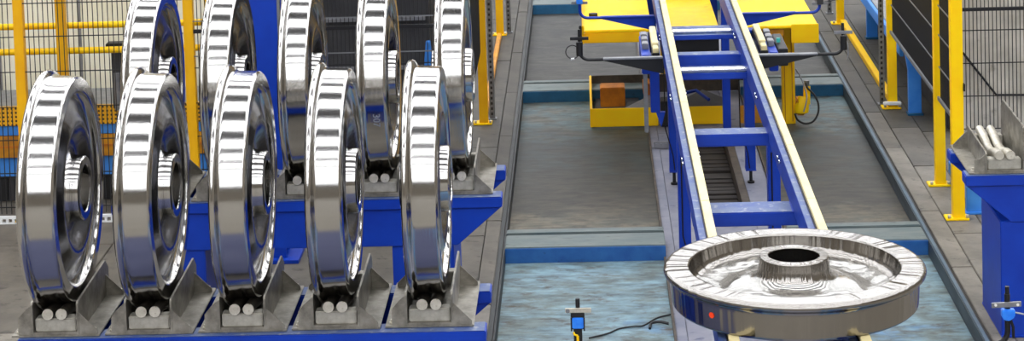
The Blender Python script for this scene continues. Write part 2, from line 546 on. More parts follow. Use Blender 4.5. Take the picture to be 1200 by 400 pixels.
def revolve(name, idx, m, seg=168):
    verts, faces, nors = [], [], []
    for i in idx:
        ax, r = ALL[i % NP]
        n = NRM[i % NP]
        for k in range(seg):
            t = 2 * PI * k / seg
            verts.append((ax, r * math.cos(t), r * math.sin(t)))
            nors.append((n.x, n.y * math.cos(t), n.y * math.sin(t)))
    for j in range(len(idx) - 1):
        for k in range(seg):
            k2 = (k + 1) % seg
            faces.append((j * seg + k, j * seg + k2, (j + 1) * seg + k2, (j + 1) * seg + k))
    me = bpy.data.meshes.new(name)
    me.from_pydata(verts, [], faces)
    me.update()
    # outward facing?
    p = me.polygons[0]
    if p.normal.dot(Vector(nors[p.vertices[0]]) + Vector(nors[p.vertices[2]])) < 0:
        me.flip_normals()
    for p in me.polygons:
        p.use_smooth = True
    me.normals_split_custom_set_from_vertices(nors)
    me.materials.append(M[m])
    return me


n1, n2, n3, n4 = len(PROF), len(WEBF), len(HUB), len(WEBB)
rim_idx = list(range(n1 + n2 + n3 + n4 - 1 + 0, NP)) + [NP + i for i in range(n1)]
web_f = list(range(n1 - 1, n1 + n2 + 1))
hub_i = list(range(n1 + n2, n1 + n2 + n3))
web_b = list(range(n1 + n2 + n3 - 1, n1 + n2 + n3 + n4))
me_rim, me_hub = revolve('rim', rim_idx, 'steel'), revolve('hub', hub_i, 'steel')
me_wf = revolve('web', web_f, 'steel_web')
me_wb = revolve('web_back', web_b, 'steel_web')
# the web's two faces are one part
bmw = bmesh.new(); bmw.from_mesh(me_wf); bmw.from_mesh(me_wb)
me_web = bpy.data.meshes.new('web')
bmw.to_mesh(me_web); bmw.free()
for p_ in me_web.polygons:
    p_.use_smooth = True
nor = []
seg = 168
for idx in (web_f, web_b):
    for i in idx:
        n = NRM[i % NP]
        for k in range(seg):
            t = 2 * PI * k / seg
            nor.append((n.x, n.y * math.cos(t), n.y * math.sin(t)))
me_web.normals_split_custom_set_from_vertices(nor)
me_web.materials.append(M['steel_web'])


def make_wheel(loc, label, group, rot=(0, 0, 0)):
    t = thing('railway_wheel', label, 'train wheel', loc, group)
    t.rotation_euler = rot
    for n, me in (('rim', me_rim), ('web', me_web), ('hub', me_hub)):
        link(n, me, t)
    return t


# ------------------------------------------------------------------ wheel cradle (origin: centre, front edge, base)
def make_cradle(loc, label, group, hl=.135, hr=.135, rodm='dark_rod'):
    t = thing('wheel_cradle', label, 'wheel stand', loc, group)
    X = t.location

    def p(name, m, fn, bevel=.0015, par=None):
        b = B(X); fn(b, X.x, X.y, X.z)
        return b.build(name, m, par or t, bevel)
    D = .54
    p('base_plate', 'zinc', lambda b, x, y, z: b.box(x - .168, x + .168, y, y + D, z, z + .008).box(x - .09, x + .09, y + .002, y + D, z + .008, z + .018), .002)
    for s, h in ((-1, hl), (1, hr)):
        xs = X.x + s * .087
        b = B(X).prism([(X.y, X.z + .008), (X.y + D, X.z + .008), (X.y + D, X.z + h - .03), (X.y + D - .05, X.z + h + .012), (X.y + .01, X.z + h), (X.y, X.z + h - .01)],
                       (xs - .004, xs + .004), 0)
        b.build('side_plate', 'zinc', t, .001)
        for yy in (.004, D - .06):
            if s < 0 and yy < .1:
                pts = [(xs, X.z + .008), (xs, X.z + h - .01), (xs - .03, X.z + h - .035), (xs - .055, X.z + .07), (xs - .055, X.z + .008)]
            else:
                pts = [(xs, X.z + .008), (xs, X.z + .095), (xs + s * .074, X.z + .022), (xs + s * .074, X.z + .008)]
            B(X).prism(pts, (X.y + yy, X.y + yy + .007), 1).build('gusset', 'zinc', t, .001)
            bx = xs + s * .055
            B(X).tube([(bx, X.y + yy + .028, X.z + .008), (bx, X.y + yy + .028, X.z + .014)], .013).tube(
                [(bx, X.y + yy + .028, X.z + .014), (bx, X.y + yy + .028, X.z + .024)], .009, 6).build('bolt', 'rod', t)
    for yy in (.012, D - .07):
        b = B(X).box(X.x - .078, X.x + .078, X.y + yy, X.y + yy + .055, X.z + .018, X.z + .068)
        b.build('support_block', 'zinc_light', t, .004)
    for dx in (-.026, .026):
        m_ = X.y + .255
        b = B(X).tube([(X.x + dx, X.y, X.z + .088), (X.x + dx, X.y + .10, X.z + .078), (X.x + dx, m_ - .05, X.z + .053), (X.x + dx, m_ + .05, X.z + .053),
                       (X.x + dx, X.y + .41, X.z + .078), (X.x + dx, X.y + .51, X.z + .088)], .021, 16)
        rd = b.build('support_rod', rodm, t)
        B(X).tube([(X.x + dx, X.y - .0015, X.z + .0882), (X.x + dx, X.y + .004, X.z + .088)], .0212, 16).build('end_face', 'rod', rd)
    return t


ordl = ['leftmost', 'second from left', 'middle', 'second from right', 'rightmost']
DX, DY, WZ = .3546, .0071, 1.2873
for i in range(5):
    make_wheel((-2.1343 + i * DX, 8.3568 + i * DY, WZ),
               f'shiny upright steel train wheel, {ordl[i]} of five in the front row', 'standing train wheels in the front row')
for i in range(5):
    make_wheel((-2.1356 + i * DX, 10.2291 + i * DY, WZ),
               f'shiny upright steel train wheel, {ordl[i]} of five in the back row', 'standing train wheels in the back row')
BZ = .780
c0 = make_cradle((-2.058, 8.105, BZ), 'bare metal cradle with two round bars, leftmost under the front row of wheels', 'wheel cradles in the front row')
for i in range(1, 5):
    c = copy_tree(c0, (-2.058 + i * DX, 8.105 + i * DY, BZ))
    c['label'] = f'bare metal cradle with two round bars, {ordl[i]} under the front row of wheels'
for i in range(5):
    c = copy_tree(c0, (-2.059 + i * DX, 9.972 + i * DY, BZ))
    c['label'] = f'bare metal cradle with two round bars, {ordl[i]} under the back row of wheels'
    c['group'] = 'wheel cradles in the back row'
make_cradle((1.911, 10.16, BZ), 'empty metal wheel cradle with two worn bars on the right-hand blue rack', None, .105, .225, 'rod')

lw = make_wheel((.6935, 7.643, 1.1468), 'large shiny steel train wheel lying flat on the conveyor rails', None, (0, PI / 2, 0))
for o in [q for q in bpy.data.objects if q.parent == lw and q.name.startswith(('rim', 'hub'))]:
    o.material_slots[0].link = 'OBJECT'
    o.material_slots[0].material = M['steel_flat']
for o in [q for q in bpy.data.objects if q.parent == lw and q.name.startswith('web')]:
    o.material_slots[0].link = 'OBJECT'
    o.material_slots[0].material = M['steel_web_flat']
# red paint dot on the tread (local frame: axis x, radius in y/z)
a_ = math.atan2(-.4055, -.295)   # towards the camera, left of the middle
ang = math.radians(224.5)
dot = B()
for rr in (0,):
    ctr = Vector((.075, 0, 0))
    ring = []
    for k in range(12):
        t = 2 * PI * k / 12
        ax_, th = .078 + .010 * math.sin(t), .011 * math.cos(t) / .434
        # world direction: angle measured in the floor plane around the hub; local y = world y, local z = world x
        wx, wy = math.cos(ang + th), math.sin(ang + th)
        ring.append(dot.bm.verts.new((ax_, .4352 * wy, .4352 * wx)))
    dot.bm.faces.new(ring)
    r2 = [dot.bm.verts.new((v.co.x, v.co.y * 1.003, v.co.z * 1.003)) for v in ring]
    dot.bm.faces.new(r2[::-1])
    for k in range(12):
        dot.bm.faces.new((ring[k], ring[(k + 1) % 12], r2[(k + 1) % 12], r2[k]))
d_ = dot.build('paint_dot', 'red', lw)
d_.location = (0, 0, 0)
d_['label'] = 'orange red paint dot on the rim'

# stamped figures on the tread of the fourth wheel of the back row
w4 = [o for o in bpy.data.objects if o.get('label', '').startswith('shiny upright steel train wheel, second from right of five in the back row')][0]
cu = bpy.data.curves.new('stamp', 'FONT')
cu.body = '307'
cu.size = .045
cu.extrude = .0008
tmp = bpy.data.objects.new('stamp_tmp', cu)
COL.objects.link(tmp)
bpy.context.view_layer.update()
me = bpy.data.meshes.new_from_object(tmp.evaluated_get(bpy.context.evaluated_depsgraph_get()))
bpy.data.objects.remove(tmp)
# lay the figures on the tread: reading upwards along the circumference
tt0 = math.radians(180 + 14)
for v in me.vertices:
    u, h, e = v.co.x, v.co.y, v.co.z
    a2 = tt0 + (u - .03) / .434
    rad = .4348 + e
    v.co = Vector((.075 + h, rad * math.cos(a2), rad * math.sin(a2)))
me.materials.clear(); me.materials.append(M['stamp'])
so = link('stamped_number', me, w4)
so['label'] = 'faint stamped figures 307'


# ------------------------------------------------------------------ blue racks
def rack(label, x0, x1, yf, yr, legs, z=BZ - .002, hb=.225):
    t = thing('wheel_rack', label, 'rack', ((x0 + x1) / 2, (yf + yr) / 2, 0), 'blue racks that carry the wheels')
    for y in (yf, yr):
        sl = .0
        b = B().box(x0, x1, y, y + .11, z - .05, z)
        b.build('beam_flange', 'blue', t, .004)
        B().box(x0 + .006, x1 - .006, y + .004, y + .106, z - .002, z + .0005).build('beam_top', 'blue_top', t)
        ox0, ox1 = .21, .21
        B().prism([(x0 + .004, z - .05), (x1 - .004, z - .05), (x1 - ox1, z - hb), (x0 + ox0, z - hb)], (y + .012, y + .098), 1).build('beam_web', 'blue', t, .003)
    for (a, c) in legs:
        B().box(a, c, yf + .02, yr + .09, 0.0, z - hb).build('leg', 'blue', t, .004)
        B().box(a - .002, c + .002, yf + .01, yr + .10, 0, .010).build('foot_plate', 'blue', t, .002)
    # tie beams under the flanges
    B().box(x0 + .25, x0 + .31, yf + .1, yr + .01, z - .20, z - .06).build('tie_beam', 'blue', t, .003)
    B().box(x1 - .31, x1 - .25, yf + .1, yr + .01, z - .20, z - .06).build('tie_beam', 'blue', t, .003)
    return t


rack('long blue steel rack under the front row of standing wheels', -2.20, -.425, 8.085, 8.56, [(-2.06, -1.78), (-.945, -.66)])
rack('long blue steel rack under the back row of standing wheels', -2.24, -.43, 9.955, 10.43, [(-2.10, -1.815), (-.945, -.66)])
dk = thing('unseen_reflection_deck', 'low dull blue deck added for tread reflections before the front rack, below the picture', 'platform', (-1.3, 7.2, 0))  # unseen deck, added so the lower treads mirror dull blue
B().box(-2.5, -.45, 6.7, 7.96, .27, .30).build('deck', 'navy_deck', dk, .004)
for x in (-2.45, -.55):
    for y in (6.75, 7.86):
        B().box(x, x + .06, y, y + .06, 0, .27).build('leg', 'navy_deck', dk)
r_ = rack('blue steel rack cut by the right picture edge carrying an empty cradle', 1.725, 3.5, 10.14, 10.56, [(1.885, 2.17), (3.05, 3.3)])


# ------------------------------------------------------------------ blue conveyor with cream wear strips
RX = (.4535, .8915)
cv = thing('rail_conveyor', 'long blue steel conveyor with two cream-topped rails running under the lying wheel', 'conveyor', (.6725, 11, 0))
Y0, Y1 = 7.18, 17.5
for xr in RX:
    b = B().box(xr - .05, xr + .014, Y0, Y1, .965, .986).box(xr - .043, xr - .033, Y0, Y1, .86, .97).box(xr - .043, xr + .010, Y0, Y1, .852, .866)
    b.build('side_beam', 'blue_dull', cv, .002)
    B().box(xr - .022, xr + .0195, Y0, Y1, .986, .994).build('strip_bed', 'black', cv)
    B().box(xr - .049, xr - .024, Y0, Y1, .985, .988).build('beam_top', 'blue_top', cv)
    yy = Y0
    while yy < Y1 - .01:
        B().box(xr - .0175, xr + .0175, yy + .001, min(yy + .9, Y1) - .001, .994, 1.012).build('wear_strip', 'cream', cv, .002)
        yy += .9
xi0, xi1 = RX[0] + .012, RX[1] - .05
for (y, dy, z0, z1, mt) in ((7.4, .16, .80, .90, 'blue_dull'), (9.30, .17, .805, .865, 'blue_dull'), (10.57, .13, .835, .895, 'blue_dull'), (11.95, .18, .862, .90, 'blue_dull'),
                            (12.43, .10, .835, .90, 'blue_dull'), (13.0, .30, .873, .90, 'blue_dull'), (15.6, .1, .8, .9, 'blue_dull')):
    cm = B().box(xi0 - .05, xi1 + .07, y, y + dy, z0, z1).build('cross_member', mt, cv, .004)
    B().box(xi0, xi1, y + .004, y + dy - .004, z1, z1 + .001).build('rubbed_top', 'blue_top', cm)
for (y, z, m_) in ((13.06, .914, 'chrome'), (11.97, .914, 'chrome')):
    B().tube([(xi0 - .0, y, z), (xi1 + .03, y, z)], .014).build('roller_tube', m_, cv)
# legs with screw feet
for (x, y, wd) in ((.45, 11.0, .06), (.905, 11.0, .062), (.487, 13.3, .055), (.955, 13.3, .06), (.45, 7.5, .07), (.89, 7.5, .07), (.45, 16, .06), (.9, 16, .06)):
    zt = .86
    lg = B().box(x - wd / 2, x + wd / 2, y - .03, y + .06, .0, zt).build('leg', 'blue', cv, .003)
    B().tube([(x, y, 0), (x, y, PZ + .012)], .010).tube([(x, y, PZ + .004), (x, y, PZ + .016)], .022, 12).build('screw_foot', 'black', lg)
    B().box(x - wd / 2 - .002, x + wd / 2 + .002, y - .032, y + .062, .0, .006).build('end_cap', 'blue_dull', lg)
for (y) in (11.0, 13.3):
    for xx in (.45, .905):
        B().tube([(xx - .012, y - .034, .70), (xx - .012, y - .034, .28), (xx + .03, y - .06, .12), (xx + .04, y - .04, .02)], .004, 6).build('cable', 'black', cv)
# brackets that tie the wider-set rear legs to the beams
B().box(.40, .52, 13.27, 13.36, .82, .87).build('leg_bracket', 'blue', cv, .003)
B().box(.85, .99, 13.27, 13.36, .82, .87).build('leg_bracket', 'blue', cv, .003)
B().box(.854, .905, 14.3, 14.36, PZ + .02, .85).build('leg', 'blue', cv, .003)
# bolts along the beams
for y in (9.9, 9.98, 11.2, 11.28, 12.75, 12.85):
    for xr in RX:
        B().tube([(xr + .012, y, .955), (xr + .03, y, .955)], .009, 8).tube([(xr - .055, y, .93), (xr - .043, y, .93)], .009, 6).build('bolt', 'chrome', cv)
# perforated tray angle across the bay
b = B()
b.box(.39, .90, 14.18, 14.2, PZ + .01, PZ + .05)
for k in range(16):
    b.box(.40 + k * .031, .415 + k * .031, 14.172, 14.182, PZ + .02, PZ + .042)
tg = b.build('perforated_angle', 'greymetal', cv)

# side guides: short cream pads on blocks outside each rail
for sx, xg in ((-1, .368), (1, .985)):
    b = B().box(xg - .021, xg + .021, 12.42, 13.08, .875, .92)
    g = b.build('guide_block', 'black', cv, .003)
    B().box(xg - .019, xg + .019, 12.56, 13.06, .920, .952).build('guide_pad', 'cream', g, .004)
    B().box(xg - .016, xg + .016, 12.43, 12.53, .905, .945).build('end_pad', 'cream', g, .004)
    xb = xg + sx * .055
    bb = B().box(xb - .026, xb + .026, 12.46, 13.04, .79, .90).build('guide_bracket', 'blue', cv, .004)
    for yb in (12.62, 12.76, 12.90):
        B().box(xb - .018, xb + .018, yb, yb + .09, .90, .935).build('clamp', 'greymetal', bb, .004)
    for yb in (12.5, 12.95):
        B().tube([(xg, yb, .86), (RX[0] - .05 if sx < 0 else RX[1] + .01, yb, .86)], .012).build('spacer_tube', 'chrome', cv)
B().box(1.075, 1.13, 12.55, 13.0, .80, .90).build('valve_block', 'black', cv, .004)
B().tube([(1.09, 12.72, .905), (1.09, 12.72, .93)], .012).build('air_plug', 'teal', cv)
# blue upright plates below the left guide
B().box(.345, .40, 12.95, 13.02, .45, .80).build('drop_plate', 'blue', cv, .003)
B().prism([(.375, .45), (.43, .45), (.405, .36)], (12.96, 12.99), 1).build('drop_plate', 'blue', cv)
B().box(.305, .33, 12.95, 13.0, .33, .86).build('drop_post', 'greymetal', cv, .003)


# ------------------------------------------------------------------ sensor arms reaching out from the conveyor
def sensor_arm(y, side, label, blue=False, z=.905, xo=None, top=.135):
    s = -1 if side == 'l' else 1
    xr = RX[0] - .05 if s < 0 else RX[1] + .016
    xe = (-.066 if s < 0 else 1.42) if xo is None else xo
    t = thing('sensor_bracket', label, 'sensor bracket', (xr, y, z), None)
    m_ = 'blue' if blue else 'black'
    xm = xr + (xe - xr) * .72
    B().prism([(xr, z + .012), (xm, z + .004), (xm, z - .002), (xr, z - .085)], (y - .006, y + .006), 1).build('gusset_plate', m_, t, .001)
    B().box(min(xr, xm), max(xr, xm), y - .02, y + .02, z + .004, z + .014).build('arm_flat', 'blue_dull' if blue else 'greymetal', t, .002)
    pts = [(xm - s * .03, y, z + .005), (xe - s * .05, y, z + .005)]
    for k in range(1, 6):
        a = k / 5 * PI / 2
        pts.append((xe - s * .05 + s * .05 * math.sin(a), y, z + .055 - .05 * math.cos(a)))
    pts.append((xe, y, z + top))
    B().tube(pts, .0095).build('bent_rod', m_ if blue else 'black', t)
    zc = z + top
    B().box(xe - .052, xe + .052, y - .026, y - .018, zc - .012, zc + .006).build('cross_plate', 'black' if (s < 0 and not blue) else 'greymetal', t, .001)
    if not blue:
        B().tube([(xe, y - .03, zc - .10), (xe, y - .03, zc - .022)], .019).build('sensor', 'black', t)
        B().tube([(xe, y, zc), (xe, y, zc + .045)], .008).build('rod_tip', 'black', t)
    else:
        B().box(xe - .02, xe + .02, y - .03, y + .01, zc - .01, zc + .04).build('sensor', 'blue_sensor' if s < 0 else 'dark', t, .003)
    return t, xe, zc


# the middle pair
t, xe, zc = sensor_arm(12.33, 'l', 'black sensor bracket reaching left from the conveyor with a looped cable')
B().tube([(xe, 12.30, zc - .09)] + arc((xe - .04, zc - .075), .038, 0, -2 * PI * .93, 20, 'xz', 12.29), .0035, 6).build('cable', 'black', t)
B().tube([(xe - .05, 12.285, zc - .115), (xe - .03, 12.285, zc - .113)], .006, 8).build('cable_plug', 'white', t)
t, xe, zc = sensor_arm(12.33, 'r', 'black sensor bracket reaching right from the conveyor towards the yellow fence')
B().tube([(xe, 12.31, zc - .02), (xe + .02, 12.29, zc - .06), (xe + .025, 12.29, zc - .12), (xe + .018, 12.29, zc - .16)], .004, 6).build('cable', 'greymetal', t)
# the far pair, blue, over the lift table
sensor_arm(13.82, 'l', 'blue sensor bracket reaching left over the yellow lift table', True, z=.86, top=.11)
t, xe, zc = sensor_arm(13.82, 'r', 'blue sensor bracket reaching right over the yellow lift table', True, z=.86, xo=1.45, top=.07)
B().tube([(xe, 13.82, zc), (xe + .04, 13.8, zc + .005), (xe + .11, 13.8, zc + .02)], .004, 6).build('cable', 'black', t)


# the near pair, standing in front of the picture: rods come up from arms below the frame
def near_sensor(x, y, label, s, ztop):
    t = thing('sensor_bracket', label, 'sensor bracket', (x, y, .76), None)
    xr = RX[0] - .05 if s < 0 else RX[1] + .016
    zb = .752
    pts = [(xr, y, zb), (x - s * .05, y, zb)]
    for k in range(1, 6):
        a = k / 5 * PI / 2
        pts.append((x - s * .05 + s * .05 * math.sin(a), y, zb + .05 - .05 * math.cos(a)))
    pts.append((x, y, ztop - .05))
    B().tube(pts, .0105).build('bent_rod', 'black', t)
    return t


t = near_sensor(-.0755, 7.9, 'black sensor rod with a pale crossplate and blue box above the pale blue pit floor', -1, .95)
y = 7.9
B().tube([(-.0755, y, .90), (-.0755, y, .955)], .008).build('rod_tip', 'black', t)
B().box(-.122, -.027, y - .012, y - .004, .905, .922).build('cross_plate', 'rod', t, .001)
B().tube([(-.113, y - .014, .913), (-.113, y - .003, .913)], .008).build('bolt', 'greymetal', t)
B().box(-.102, -.052, y - .014, y + .014, .888, .906).build('clamp', 'black', t, .002)
B().box(-.098, -.056, y - .022, y + .005, .848, .888).build('sensor', 'blue_sensor', t, .003)
B().box(-.103, -.098, y - .022, y + .01, .84, .89).box(-.103, -.051, y - .006, y + .01, .842, .888).box(-.056, -.051, y - .022, y + .01, .84, .89).build('sensor_frame', 'black', t)
B().box(-.093, -.062, y - .012, y + .01, .76, .848).build('rod_sleeve', 'black', t, .003)
B().box(-.083, -.074, y - .018, y - .012, .76, .82).build('yellow_tag', 'yellow', t, .001)
B().tube([(-.093, y - .015, .835), (-.09, y - .018, .826), (-.078, y - .018, .822)], .004, 6).build('tag_loop', 'yellow', t)

y = 7.9
t = near_sensor(1.487, y, 'black bent pipe with blue sensor before the right-hand blue rack', 1, .99)
B().tube([(1.487, y, .90), (1.487, y, .968)], .008).build('rod_tip', 'black', t)
B().prism([(1.428, .893), (1.535, .897), (1.535, .915), (1.428, .911)], (y - .016, y - .006), 1).build('cross_plate', 'greymetal', t, .001)
for xx in (1.442, 1.522):
    B().tube([(xx, y - .018, .904), (xx, y - .006, .904)], .005).build('bolt', 'white_rod', t)
B().prism([(1.463, .888), (1.463, .862), (1.472, .848), (1.492, .846), (1.510, .860), (1.512, .886)], (y - .024, y + .006), 1).build('sensor', 'blue_sensor', t, .003)
B().tube([(1.51, y - .01, .874), (1.55, y - .02, .868), (1.60, y, .870)], .0035, 6).build('cable', 'greymetal', t)
B().tube([(1.495, y - .01, .85), (1.505, y - .01, .82), (1.506, y - .01, .78)], .006, 6).build('cable', 'black', t)


# ------------------------------------------------------------------ yellow lift table
lt = thing('lift_table', 'yellow steel lift table standing across the track under the conveyor', 'lift table', (.73, 15, PZ))
TZ, TY = .69, 14.30
for (x0, x1) in ((-.045, .400), (.50, .84), (.955, 1.49)):
    B().box(x0, x1, TY, 17.0, TZ - .02, TZ).build('top_plate', 'yellow_worn', lt, .006)
B().box(.52, .84, TY + .03, 15.0, .40, TZ - .025).build('under_table_dark', 'black', lt, .005)  # black box standing in for the darkness beneath the table
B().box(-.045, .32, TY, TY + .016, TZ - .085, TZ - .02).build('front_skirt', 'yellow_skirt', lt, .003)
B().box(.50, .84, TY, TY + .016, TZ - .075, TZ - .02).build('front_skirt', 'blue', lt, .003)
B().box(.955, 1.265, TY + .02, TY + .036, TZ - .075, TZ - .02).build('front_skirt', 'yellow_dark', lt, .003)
B().box(1.31, 1.49, TY - .01, TY + .006, TZ - .115, TZ + .01).build('end_skirt', 'yellow', lt, .003)
B().box(-.075, -.058, 13.9, 15.2, .60, .80).build('cable_channel', 'black', lt, .004)
for x in (-.058,):
    B().box(x, x + .014, 14.2, 15.4, .62, .74).build('edge_guard', 'yellow', lt, .003)
B().tube([(.02, 14.72, TZ), (.02, 14.72, TZ + .035)], .030, 16).build('knob', 'black', lt)
# sheared column with a ribbed face
B().box(1.29, 1.375, 14.80, 14.90, PZ, TZ - .02).build('column', 'yellow', lt, .004)
B().box(1.302, 1.308, 14.792, 14.80, PZ + .02, .60).box(1.352, 1.358, 14.792, 14.80, PZ + .02, .60).build('column_rib', 'yellow_dark', lt)
for xl in (.52, 1.44):
    B().box(xl, xl + .05, 16.4, 16.46, PZ, TZ - .02).build('leg', 'yellow', lt, .004)
# motor beside the column
mt = B().tube([(1.415, 14.78, .0), (1.415, 14.78, .03), (1.43, 14.80, .10)], [.045, .05, .036], 16).build('motor', 'yellow_worn', lt)
B().box(1.375, 1.44, 14.76, 14.88, -.02, .09).build('gearbox', 'yellow_dark', mt, .01)
B().tube([(1.455, 14.84, .04), (1.46, 14.86, .16)], .024, 14).build('motor_end', 'yellow', mt)
B().tube([(1.46, 14.86, .16), (1.46, 14.86, .20)], .018, 12).build('fan_cap', 'greymetal', mt)
B().tube(soft([(1.36, 14.70, .01), (1.38, 14.70, -.035), (1.43, 14.70, -.06), (1.485, 14.72, -.05), (1.52, 14.74, .0), (1.525, 14.76, .06), (1.50, 14.78, .12), (1.46, 14.8, .16), (1.45, 14.82, .19)]), .007, 8).build('cable', 'black', lt)
B().tube(soft([(1.38, 14.78, .30), (1.42, 14.76, .22), (1.445, 14.72, .12), (1.42, 14.70, .02)]), .005, 6).build('cable', 'greymetal', lt)
# low yellow frame
LY = 14.80
B().box(-.018, .443, LY, LY + .014, PZ + .008, .05).build('low_beam', 'yellow', lt, .004)
B().box(.60, .93, LY, LY + .014, PZ + .012, .05).build('low_beam', 'yellow', lt, .004)
B().box(1.0, 1.17, LY, LY + .014, PZ + .012, .05).build('low_beam', 'yellow_dark', lt, .004)
B().box(-.020, -.004, LY - .01, LY + 1.05, PZ + .008, .055).build('side_plate', 'yellow', lt, .004)
B().box(-.004, 1.10, LY + 1.03, LY + 1.045, PZ + .008, .055).build('rear_beam', 'brownbar', lt, .004)
B().box(.055, .23, LY + .55, LY + .72, PZ + .0, .07).build('orange_box', 'orange', lt, .006)
B().box(.02, .33, LY + .2, LY + .95, PZ, PZ + .02).build('tray', 'dark', lt)
B().prism([(.14, LY + .05), (.44, LY + .05), (.44, LY + .65)], (-.005, .004), 2).build('gusset_plate', 'greymetal', lt)
B().prism([(.60, LY + .06), (.93, LY + .06), (.93, LY + .30), (.78, LY + .62), (.60, LY + .28)], (.01, .03), 2).build('scissor_plate', 'dark', lt, .003)
B().box(.36, .41, LY + .6, LY + .8, .0, .08).build('orange_box', 'orange', lt, .006)
B().tube([(.61, LY + .35, .06), (.72, LY + .32, .09), (.80, LY + .2, .05)], .012, 8).build('hose', 'blue_dull', lt)
B().box(.46, .52, LY - .04, LY + .1, PZ + .01, .10).build('pivot_block', 'black', lt, .004)


# ------------------------------------------------------------------ cables on the pit floor
def floor_cable(name, pts, label, r=.004):
    o = B().tube(soft(pts), r, 6).build(name, 'black')
    tag(o, label, 'cable')
    return o


floor_cable('floor_cable', [(-.05, 10.50, PZ + .005), (.04, 10.56, PZ + .005), (.10, 10.63, PZ + .005), (.17, 10.66, PZ + .005), (.22, 10.67, PZ + .005), (.29, 10.78, PZ + .005), (.36, 10.83, PZ + .005)],
            'thin dark cable lying across the pale blue pit floor')
floor_cable('cable_end', [(.25, 10.62, PZ + .006), (.26, 10.68, PZ + .012), (.30, 10.70, PZ + .012), (.345, 10.69, PZ + .006)], 'short black hooked cable end on the pale blue pit floor', .007)


# ------------------------------------------------------------------ mesh guarding
def post(t, x, y, h=2.4, wd=.056, plate=True, m='yellow'):
    pp = B().box(x - wd / 2, x + wd / 2, y - wd / 2, y + wd / 2, 0, h).build('post', m, t, .003)
    if plate:
        bp = B().box(x - .075, x + .055, y - .05, y + .05, 0, .012).build('base_plate', 'yellow_worn', pp, .003)
        for dx in (-.055, .045):
            B().tube([(x + dx, y - .035, .012), (x + dx, y - .035, .03)], .010, 6).build('anchor_bolt', 'rod', pp)
    return pp


def mesh_x(t, x0, x1, y, z0, z1, sp, zs, wr=.0022, heavy=()):
    b = B()
    n = int((x1 - x0) / sp)
    for k in range(1, n):
        x = x0 + k * (x1 - x0) / n
        b.box(x - wr, x + wr, y - wr, y + wr, z0, z1)
    for z in zs:
        b.box(x0, x1, y - wr * 2.6, y - wr, z - wr * 1.3, z + wr * 1.3)
    b.build('wire_mesh', 'wire', t, kind='stuff')
    for z in heavy:
        B().box(x0, x1, y - .012, y + .006, z - .009, z + .009).build('frame_bar', 'black', t)


def mesh_y(t, x, y0, y1, z0, z1, sp, zs, wr=.0024):
    b = B()
    n = int((y1 - y0) / sp)
    for k in range(1, n):
        y = y0 + k * (y1 - y0) / n
        b.box(x - wr, x + wr, y - wr, y + wr, z0, z1)
    b.build('wire_mesh', 'wire', t, kind='stuff')
    for z in zs:
        B().box(x - .008, x - .004, y0, y1, z - .004, z + .004).build('cross_wire', 'wire_light', t)


f = thing('mesh_fence', 'black wire mesh fence with yellow posts behind the standing wheels', 'fence', (-2.5, 12.5, 0))
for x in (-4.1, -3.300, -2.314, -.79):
    post(f, x, 12.5, m='yellow_shaded')
post(f, -3.074, 12.58, m='yellow_shaded')
zs_ = [.09, .29, .485, .68, .885, 1.09, 1.285, 1.48, 1.68, 1.88]
mesh_x(f, -4.07, -3.33, 12.48, .05, 2.1, .0285, zs_)
mesh_x(f, -3.27, -2.345, 12.48, .05, 2.1, .0285, zs_)
mesh_x(f, -2.285, -.82, 12.48, .05, 2.1, .0235, zs_, heavy=(1.10,))
B().box(-2.285, -.82, 12.462, 12.468, .952, .958).box(-2.285, -.82, 12.462, 12.468, 1.157, 1.163).build('cross_wire', 'wire_light', f)
b = B().box(-4.1, -2.35, 12.44, 12.46, .03, .045).box(-4.1, -2.35, 12.44, 12.46, -.0, .008)
for k in range(48):
    b.box(-4.1 + k * .036, -4.085 + k * .036, 12.44, 12.46, .008, .03)
b.build('kick_rail', 'white', f)

f = thing('mesh_fence', 'yellow post fence with dark mesh beside the aisle left of the track', 'fence', (-.74, 14.6, 0))
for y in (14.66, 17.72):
    post(f, -.737, y, wd=.06, m='yellow_shaded')
mesh_y(f, -.745, 12.55, 14.62, .5, 2.1, .0235, (.53, .715, .905, 1.08))
B().box(-.755, -.72, 14.95, 17.6, 0, .04).build('floor_rail', 'yellow_dark', f, .004)
B().box(-.752, -.745, 12.6, 14.6, 1.2, 1.23).build('mesh_frame', 'black', f)

f = thing('mesh_fence', 'yellow post fence with black mesh beside the aisle right of the track', 'fence', (2.03, 14.6, 0))
for y in (12.86, 14.85, 17.85):
    post(f, 2.037, y, wd=.06)
mesh_y(f, 2.04, 12.21, 12.83, .53, 2.1, .0225, (.715, .905, 1.08, 1.26))
mesh_y(f, 2.04, 12.89, 14.82, .53, 2.1, .0225, (.715, .905, 1.08, 1.26))
B().box(2.022, 2.036, 12.21, 12.83, .518, .540).box(2.022, 2.036, 12.89, 14.82, .518, .540).build('mesh_frame', 'wire_light', f, .002)
B().box(2.03, 2.075, 15.05, 17.8, 0, .045).build('floor_rail', 'yellow', f, .004)
B().box(1.97, 2.09, 14.79, 14.83, .03, .05).build('clamp', 'white', f, .004)

f = thing('mesh_fence', 'light wire mesh fence with a thick yellow post at the right picture edge', 'fence', (2.7, 12.15, 0))
post(f, 2.022, 12.15, wd=.066)
post(f, 3.4, 12.15, wd=.066)
mesh_x(f, 2.056, 3.37, 12.16, .50, 2.1, .0215, (.505, .69, .875, 1.06, 1.25), heavy=(1.178,))
B().box(2.053, 2.062, 12.10, 12.14, .73, .77).build('hinge', 'black', f)


